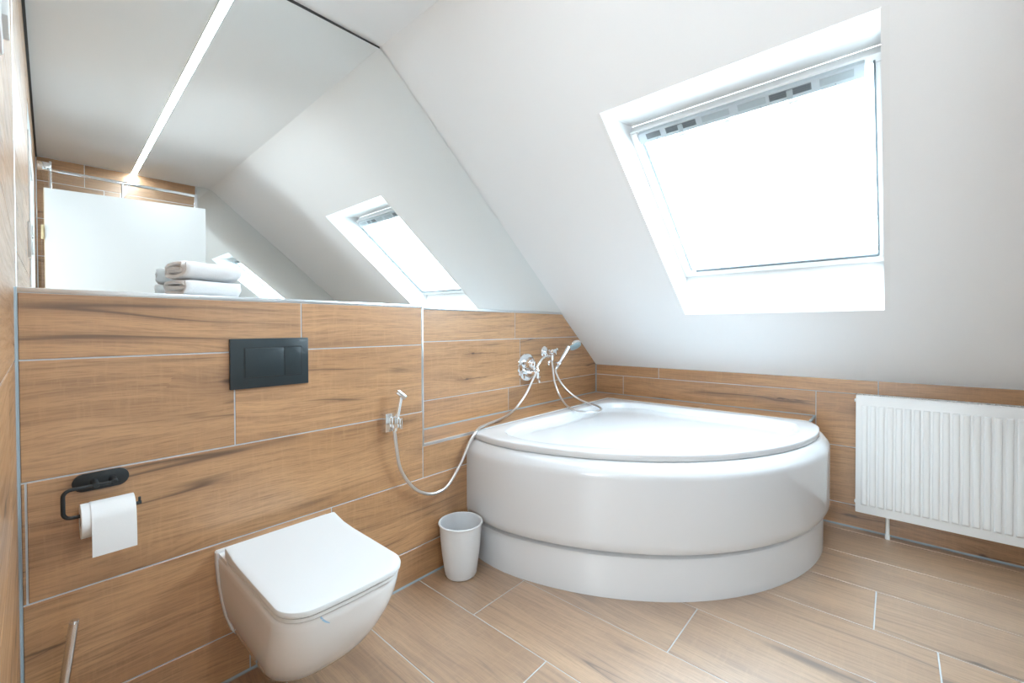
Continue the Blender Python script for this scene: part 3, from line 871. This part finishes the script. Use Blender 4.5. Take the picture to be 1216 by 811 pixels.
# ================================================================== PAPER HOLDER, ROLL, BRUSH
ph = empty('paper_holder', (-2.948, -D, 0.71), 'matt black wall paper holder with oval back plate and bent rod', 'paper holder')
def oval(cx, cz, hw, hr, y0, y1, name, mat):
    ring = []
    for i in range(40):
        a = 2 * math.pi * i / 40
        ring.append((cx + (hw - hr) * (1 if math.cos(a) > 1e-6 else -1 if math.cos(a) < -1e-6 else 0) + hr * math.cos(a), cz + hr * math.sin(a)))
    def sc(k, y): return [Vector((cx + (x - cx) * k, y, cz + (z - cz) * k)) for x, z in ring]
    return loft(name, [sc(1, y0), sc(1, y1 + 0.001), sc(0.97, y1)], mat, None, angle=40)
RY = -D - 0.045
bp_ = oval(-2.944, 0.7275, 0.056, 0.0235, -D, -D - 0.007, 'back_plate', 'black')
po = [rod('post', (x, -D - 0.004, 0.7265), (x, RY - 0.005, 0.7265), 0.0075, 'black') for x in (-2.958, -2.922)]
pr_ = []
z_t, z_b, x_l, x_r = 0.7265, 0.655, -3.018, -2.868
rpts = [(-2.915, RY, z_t), (x_l + 0.016, RY, z_t)]
for i in range(1, 7):
    a = math.pi / 2 * i / 6; rpts.append((x_l + 0.016 - 0.016 * math.sin(a), RY, z_t - 0.016 + 0.016 * math.cos(a)))
rpts.append((x_l, RY, z_b + 0.016))
for i in range(1, 7):
    a = math.pi / 2 * i / 6; rpts.append((x_l + 0.016 - 0.016 * math.cos(a), RY, z_b + 0.016 - 0.016 * math.sin(a)))
rpts.append((x_r, RY, z_b))
rd = tube('rod', rpts, 0.0045, 'black', smooth_path=False, seg=12)
tip = rod('end_tip', (x_r - 0.004, RY, z_b), (x_r - 0.004, RY, z_b + 0.016), 0.0030, 'black')
under(ph, bp_, *po, rd, tip)

roll = empty('toilet_paper_roll', (-2.935, RY, 0.637), 'white toilet paper roll with hanging sheet on the black holder', 'toilet paper')
rc_z = z_b - 0.0145
rx0, rx1 = -2.988, -2.886
RO = 0.043
def ring_x(x, r, seg=48): return [Vector((x, RY + r * math.cos(2 * math.pi * i / seg), rc_z + r * math.sin(2 * math.pi * i / seg))) for i in range(seg)]
rb = obj_from_bm('paper_body', bm_loft(bmesh.new(), [ring_x(rx0, 0.0215), ring_x(rx0, RO - .001), ring_x(rx0 + .001, RO), ring_x(rx1 - .001, RO), ring_x(rx1, RO - .001), ring_x(rx1, 0.0215), ring_x(rx0, 0.0215)], False, False), 'paper', None, True, 40)
core = obj_from_bm('core', bm_loft(bmesh.new(), [ring_x(rx0 + .001, 0.0195), ring_x(rx0 + .001, 0.0213), ring_x(rx1 - .001, 0.0213), ring_x(rx1 - .001, 0.0195), ring_x(rx0 + .001, 0.0195)], False, False), 'card', None, True, 40)
sp_ = []
for i in range(13):
    a = math.radians(60 + 120 * i / 12)
    sp_.append((RY + (RO + .0012) * math.cos(a), rc_z + (RO + .0012) * math.sin(a)))
for i in range(1, 9):
    sp_.append((RY - RO - .0012 - 0.004 * math.sin(i / 8 * 2.2), rc_z - 0.083 * i / 8))
bm = bmesh.new(); t_ = 0.0008
bm_loft(bm, [[Vector((x, y, z)) for x in (rx0 + .018, rx0 + 0.044, rx0 + 0.072, rx1 + .002)] + [Vector((x, y - t_, z + t_ * .3)) for x in (rx1 + .002, rx0 + 0.072, rx0 + 0.044, rx0 + .018)] for y, z in sp_])
sheet = obj_from_bm('hanging_sheet', bm, 'paper', None, True, 40)
under(roll, rb, core, sheet)

brush = empty('toilet_brush', (-3.036, -0.325, 0), 'toilet brush with steel handle standing by the corner', 'toilet brush')
under(brush, lathe('holder', (-3.036, -0.325, 0), (0, 0, 1), [(0, 0.040), (0.004, 0.043), (0.19, 0.043), (0.195, 0.040), (0.196, 0.030), (0.05, 0.03)], 'black'),
      rod('handle', (-3.052, -0.330, 0.06), (-3.004, -0.321, 0.418), 0.0095, 'steel', seg=24),
      lathe('handle_cap', (-3.004, -0.321, 0.4175), (0.134, 0.025, 1), [(0, 0.0095), (0.003, 0.009), (0.0045, 0.006)], 'chrome', seg=24),
      lathe('brush_head', (-3.052, -0.330, 0.02), (0.1, 0.02, 1), [(0, 0.01), (0.01, 0.022), (0.07, 0.022), (0.08, 0.012)], 'bin_white'))

# ================================================================== HAND BIDET SPRAYER
bd = empty('bidet_sprayer', (-2.07, -D, 0.70), 'chrome hand bidet sprayer in a square wall bracket with long steel hose', 'sprayer')
yb = -D - 0.03
bk = box('bracket', (-2.094, -2.052, -D - 0.028, -D + 0.001, 0.700, 0.776), 'chrome', bevel=0.002)
clip = box('holder_clip', (-2.068, -2.040, -D - 0.052, -D - 0.027, 0.715, 0.760), 'chrome', bevel=0.004)
hnd = rod('handle', (-2.060, yb - 0.012, 0.70), (-2.030, yb - 0.016, 0.850), 0.0085, 'chrome', seg=20)
sh_ = lathe('spray_head', (-2.046, yb - 0.008, 0.868), Vector((0.040, -0.020, -0.040)), [(0, 0.009), (0.004, 0.0125), (0.044, 0.0125), (0.047, 0.011), (0.047, 0.003)], 'chrome', seg=24)
trg = box('trigger', (-2.046, -2.040, yb - 0.040, yb - 0.022, 0.712, 0.757), 'chrome', bevel=0.002)
hose_pts = [(-2.062, yb - 0.012, 0.705), (-2.050, yb - 0.010, 0.624), (-2.028, yb, 0.540), (-1.989, yb, 0.470), (-1.941, yb, 0.419), (-1.882, yb, 0.386), (-1.826, yb, 0.377), (-1.764, yb, 0.395),
            (-1.685, yb, 0.479), (-1.636, yb, 0.556), (-1.592, yb, 0.604), (-1.535, -0.224, 0.617), (-1.459, -0.196, 0.616), (-1.285, -0.150, 0.616), (-1.165, -0.105, 0.620), (-1.070, -0.075, 0.640), (-0.976, -0.070, 0.708), (-0.914, -0.075, 0.790), (-0.890, -0.085, 0.838)]
hs_ = tube('hose', hose_pts, 0.0072, 'hose')
under(bd, bk, clip, hnd, sh_, trg, hs_)

# ================================================================== BATH MIXER, WALL OUTLET, HAND SHOWER
mx = empty('bath_mixer', (-0.885, 0, 0.78), 'round chrome concealed bath mixer on the plank wall', 'mixer tap')
esc = lathe('escutcheon', (-0.885, 0.0, 0.870), (0, -1, 0), [(0, 0.090), (0.004, 0.092), (0.010, 0.088), (0.013, 0.075), (0.013, 0.01)], 'chrome', seg=48)
bod = lathe('body', (-0.885, -0.010, 0.895), (0, -1, 0), [(0, 0.034), (0.030, 0.033), (0.040, 0.028), (0.042, 0.01)], 'chrome')
lev = lathe('lever', (-0.885, -0.048, 0.895), (0.35, -0.15, -0.75), [(0, 0.014), (0.01, 0.016), (0.055, 0.010), (0.075, 0.009), (0.080, 0.005)], 'chrome', seg=20)
crt = lathe('cartridge_cap', (-0.885, -0.048, 0.895), (0, -1, 0), [(0, 0.024), (0.012, 0.024), (0.018, 0.018), (0.019, 0.004)], 'chrome')
div = lathe('diverter', (-0.872, -0.010, 0.835), (0, -1, 0), [(0, 0.020), (0.040, 0.019), (0.060, 0.019), (0.066, 0.014), (0.067, 0.003)], 'chrome')
tee = lathe('tee_piece', (-0.868, -0.078, 0.800), (0.05, 0, 1), [(0, 0.010), (0.003, 0.012), (0.025, 0.012), (0.030, 0.015), (0.055, 0.015), (0.060, 0.011), (0.075, 0.010)], 'chrome', seg=20)
noz = box('stop_valve', (-0.868, -0.850, -0.092, -0.074, 0.770, 0.815), 'chrome', bevel=0.003)
ln = tube('link_hose', [(-0.867, -0.078, 0.868), (-0.850, -0.080, 0.897), (-0.815, -0.078, 0.925), (-0.766, -0.072, 0.937), (-0.722, -0.070, 0.936)], 0.010, 'chrome')
under(mx, esc, bod, lev, crt, div, tee, noz, ln)

ou = empty('shower_outlet', (-0.683, 0, 0.961), 'small chrome wall outlet between mixer and hand shower', 'pipe fitting')
under(ou, lathe('rosette', (-0.690, 0.0, 0.962), (0, -1, 0), [(0, 0.040), (0.005, 0.041), (0.012, 0.034), (0.014, 0.01)], 'chrome', seg=36),
      lathe('elbow', (-0.690, -0.010, 0.962), (0, -1, 0), [(0, 0.017), (0.055, 0.017), (0.066, 0.024), (0.080, 0.022), (0.084, 0.01)], 'chrome'),
      lathe('valve_body', (-0.697, -0.070, 0.985), (0, 0, -1), [(0, 0.012), (0.004, 0.019), (0.03, 0.019), (0.036, 0.014), (0.075, 0.014), (0.08, 0.010)], 'chrome', seg=20),
      lathe('knob', (-0.676, -0.075, 0.975), (1, -0.3, 0.2), [(0, 0.008), (0.014, 0.008), (0.016, 0.013), (0.026, 0.012)], 'chrome', seg=16))

hd_ = empty('hand_shower', (-0.62, 0, 0.87), 'chrome hand shower in its wall holder with hose looping onto the bath', 'hand shower')
hb = lathe('wall_holder', (-0.632, 0.0, 0.880), (0, -1, 0), [(0, 0.022), (0.006, 0.022), (0.012, 0.015), (0.050, 0.015), (0.056, 0.018), (0.085, 0.018), (0.088, 0.014)], 'chrome', seg=24)
hc = lathe('holder_cone', (-0.640, -0.072, 0.855), (0.55, -0.1, 0.75), [(0, 0.013), (0.035, 0.018), (0.04, 0.016)], 'chrome', seg=20)
h0 = Vector((-0.650, -0.070, 0.845)); h1 = Vector((-0.535, -0.095, 0.990))
dv = h1 - h0
hn = lathe('handle', h0, dv, [(0, 0.011), (0.02, 0.0135), (0.06, 0.016), (0.12, 0.018), (dv.length, 0.020), (dv.length + 0.010, 0.012)], 'chrome', seg=24)
hc_ = Vector((-0.480, -0.110, 1.006)); nd = Vector((-0.15, -0.62, -0.77)).normalized()
hh = lathe('head', hc_ - nd * 0.022, nd, [(0, 0.018), (0.004, 0.032), (0.014, 0.047), (0.028, 0.052), (0.034, 0.050)], 'chrome', seg=40)
fc = lathe('spray_face', hc_ + nd * 0.0115, nd, [(0, 0.046), (0.003, 0.045), (0.006, 0.038), (0.007, 0.01)], 'face', seg=40)
hp_ = [(-0.697, -0.070, 0.905), (-0.694, -0.075, 0.860), (-0.686, -0.085, 0.760), (-0.690, -0.125, 0.680), (-0.735, -0.205, 0.631), (-0.790, -0.300, 0.6145), (-0.815, -0.375, 0.6135), (-0.800, -0.430, 0.613), (-0.735, -0.450, 0.613),
       (-0.665, -0.430, 0.613), (-0.600, -0.372, 0.6135), (-0.565, -0.292, 0.617), (-0.572, -0.210, 0.640), (-0.598, -0.140, 0.690), (-0.630, -0.095, 0.755), (-0.652, -0.075, 0.815), (-0.652, -0.070, 0.848)]
hz = tube('hose', hp_, 0.0066, 'hose')
under(hd_, hb, hc, hn, hh, hz)
under(hd_, fc)

# ================================================================== BIN
bn = empty('waste_bin', (-1.757, -0.326, 0), 'small round white waste bin beside the bathtub', 'waste bin')
bo = (-1.757, -0.328, 0.0)
bb = lathe('body', bo, (0, 0, 1), [(0.0005, 0.060), (0.002, 0.067), (0.010, 0.0715), (0.05, 0.078), (0.10, 0.085), (0.15, 0.0905), (0.20, 0.0940), (0.240, 0.0955), (0.240, 0.0925), (0.15, 0.0875), (0.05, 0.075), (0.012, 0.066)], 'bin_white', seg=56, angle=60)
br = obj_from_bm('rim', bm_loft(bmesh.new(), lathe_rings(bo, (0, 0, 1), [(0.236, 0.0956), (0.236, 0.0995), (0.240, 0.1015), (0.244, 0.1005), (0.2455, 0.0975), (0.244, 0.0935), (0.240, 0.0928), (0.236, 0.0956)], 56), False, False), 'bin_white', None, True, 60)
under(bn, bb, br)

# ================================================================== RADIATOR
rdx = empty('panel_radiator', (-0.07, -2.15, 0.131), 'white ribbed panel radiator on the low plank wall under the slope', 'radiator')
ry0, ry1, rz0, rz1 = -1.662, -2.66, 0.131, 0.762
XF = -0.112
rp = [box('front_panel', (XF, XF + 0.012, ry1, ry0, rz0, rz1 - 0.004), 'rad_white', bevel=0.004),
      box('back_panel', (-0.045, -0.033, ry1 + .004, ry0 - .004, rz0 + 0.004, rz1 - 0.006), 'rad_white', bevel=0.003),
      box('side_cover', (XF + 0.010, -0.034, ry0 - 0.0022, ry0 - 0.0005, rz0 + 0.01, rz1 - 0.002), 'rad_white', bevel=0.0006),
      box('side_cover', (XF + 0.010, -0.034, ry1 + 0.0005, ry1 + 0.0022, rz0 + 0.01, rz1 - 0.002), 'rad_white', bevel=0.0006)]
# top grille: two rails and cross slats
gr = box('top_grille', (XF + 0.006, XF + 0.012, ry1 + .002, ry0 - .002, rz1 - 0.006, rz1), 'rad_white')
g2 = box('grille_rail', (-0.041, -0.035, ry1 + .002, ry0 - .002, rz1 - 0.006, rz1), 'rad_white')
g2.parent = gr
me = None
y = ry0 - 0.008
while y > ry1 + 0.01:
    if me is None:
        sl = box('grille_slat', (XF + 0.012, -0.041, -0.0028, 0.0028, rz1 - 0.004, rz1 - 0.0005), 'rad_white'); me = sl.data
    else:
        sl = bpy.data.objects.new('grille_slat', me); COL.objects.link(sl)
    sl.location.y = y; sl.parent = gr
    y -= 0.0115
# convex ribs
hw = 0.0125
rz_a, rz_b = rz0 + 0.044, rz1 - 0.052
ring = lambda k, x: [(x, -hw * k, rz_a + hw * (1 - k) * 2.2), (x, hw * k, rz_a + hw * (1 - k) * 2.2), (x, hw * k, rz_b - hw * (1 - k) * 2.2), (x, -hw * k, rz_b - hw * (1 - k) * 2.2)]
bm = bm_loft(bmesh.new(), [ring(1.0, XF + 0.001), ring(0.97, XF - 0.0015), ring(0.75, XF - 0.0055), ring(0.60, XF - 0.0065)])
rib0 = obj_from_bm('rib', bm, 'rad_white', None, True, 50)
rib0.location.y = ry0 - 0.037
ribs = [rib0]
y = ry0 - 0.037 - 0.0342
while y > ry1 + 0.02:
    o = bpy.data.objects.new('rib', rib0.data); COL.objects.link(o); o.location.y = y; ribs.append(o); y -= 0.0342
fins = []
pp = [lathe('pipe', (-0.048, -1.794, 0.0), (0, 0, 1), [(0, 0.0088), (0.135, 0.0088)], 'rad_white', seg=18),
      lathe('pipe_collar', (-0.048, -1.794, 0.0), (0, 0, 1), [(0, 0.011), (0.026, 0.011), (0.030, 0.009)], 'rad_white', seg=18),
      lathe('pipe', (-0.048, -2.55, 0.0), (0, 0, 1), [(0, 0.0088), (0.135, 0.0088)], 'rad_white', seg=18)]
plug = [rod('vent_plug', (-0.085, ry0 - 0.004, rz1 - 0.032), (-0.085, ry0 + 0.007, rz1 - 0.032), 0.009, 'rad_white'),
        rod('vent_plug', (-0.085, ry0 - 0.004, rz0 + 0.05), (-0.085, ry0 + 0.005, rz0 + 0.05), 0.009, 'rad_white')]
brk = [box('wall_bracket', (-0.036, 0.002, yy - 0.015, yy + 0.015, rz0 + 0.06, rz1 - 0.06), 'rad_white', bevel=0.002) for yy in (-1.86, -2.46)]
under(rdx, *rp, *ribs, *pp, *plug, *brk)
under(rdx, gr)

# ================================================================== TOWELS
def towel(name, x0, x1, yc, z0, A, Rr, th, seed, rot, label):
    rnd = random.Random(seed)
    ph = [rnd.uniform(0, 6.28) for _ in range(8)]
    turns, N_ = 2.1, 40
    cl = []
    for i in range(int(turns * N_) + 1):
        a = 2 * math.pi * i / N_ + 2.6
        t = i / N_
        r = Rr - th * 0.5 - th * 1.04 * t
        aa = A - th * 0.55 * t
        c = max(-1, min(1, math.cos(a) * 2.2))
        cl.append(Vector((0, aa * c + r * math.cos(a), r * math.sin(a))))
    nx = 30
    rings = []
    for j in range(nx + 1):
        f = j / nx
        x = x0 + (x1 - x0) * f
        rnd_ = 0.008 * max(0, (f - 0.9) / 0.1) ** 2      # soft right end
        out = []; inn = []
        for i, p in enumerate(cl):
            t = (cl[min(i + 1, len(cl) - 1)] - cl[max(i - 1, 0)]).normalized()
            nrm = Vector((0, t.z, -t.y))
            wob = 0.0016 * math.sin(x * 46 + ph[0] + i * 0.15) + 0.0012 * math.sin(x * 97 + ph[1] + i * 0.37) + 0.0014 * math.sin(i * 0.55 + ph[2])
            jx = 0.004 * math.sin(i * 0.21 + ph[3]) + 0.002 * math.sin(i * 0.8 + ph[4])
            base = p + nrm * wob * 0.6
            h = th * 0.46
            edge_r = 0.5 if j in (0, nx) else 0.85 if j in (1, nx - 1) else 1
            sc = 1 - rnd_ * 14
            for lst, s in ((out, 1), (inn, -1)):
                q = base + nrm * (h * s * edge_r)
                lst.append(Vector((x + jx, yc + q.y * sc, z0 + Rr + q.z * (1 - rnd_ * 3) )))
        rings.append(out + list(reversed(inn)))
    # settle on its support
    zmin = min(v.z for r in rings for v in r)
    for r in rings:
        for v in r: v.z += z0 - zmin
    bm = bm_loft(bmesh.new(), rings)
    c = Vector(((x0 + x1) / 2, yc, 0))
    bmesh.ops.transform(bm, matrix=Matrix.Translation(c) @ Matrix.Rotation(rot, 4, 'Z') @ Matrix.Translation(-c), verts=bm.verts)
    zmax = max(v.co.z for v in bm.verts)
    o = obj_from_bm(name, bm, 'towel', None, True, 60)
    tag(o, label, 'towel', 'rolled towels on the shelf')
    return o, zmax
tw1, zt = towel('folded_towel', -2.765, -2.595, -0.095, ZS + 0.0005, 0.052, 0.0345, 0.0155, 3, 0.237, 'white folded towel lying on the shelf, lower of the stack')
tw2, zt2 = towel('folded_towel', -2.763, -2.593, -0.096, zt - 0.001, 0.048, 0.0390, 0.0165, 11, 0.215, 'white folded towel on top of the stack on the shelf')
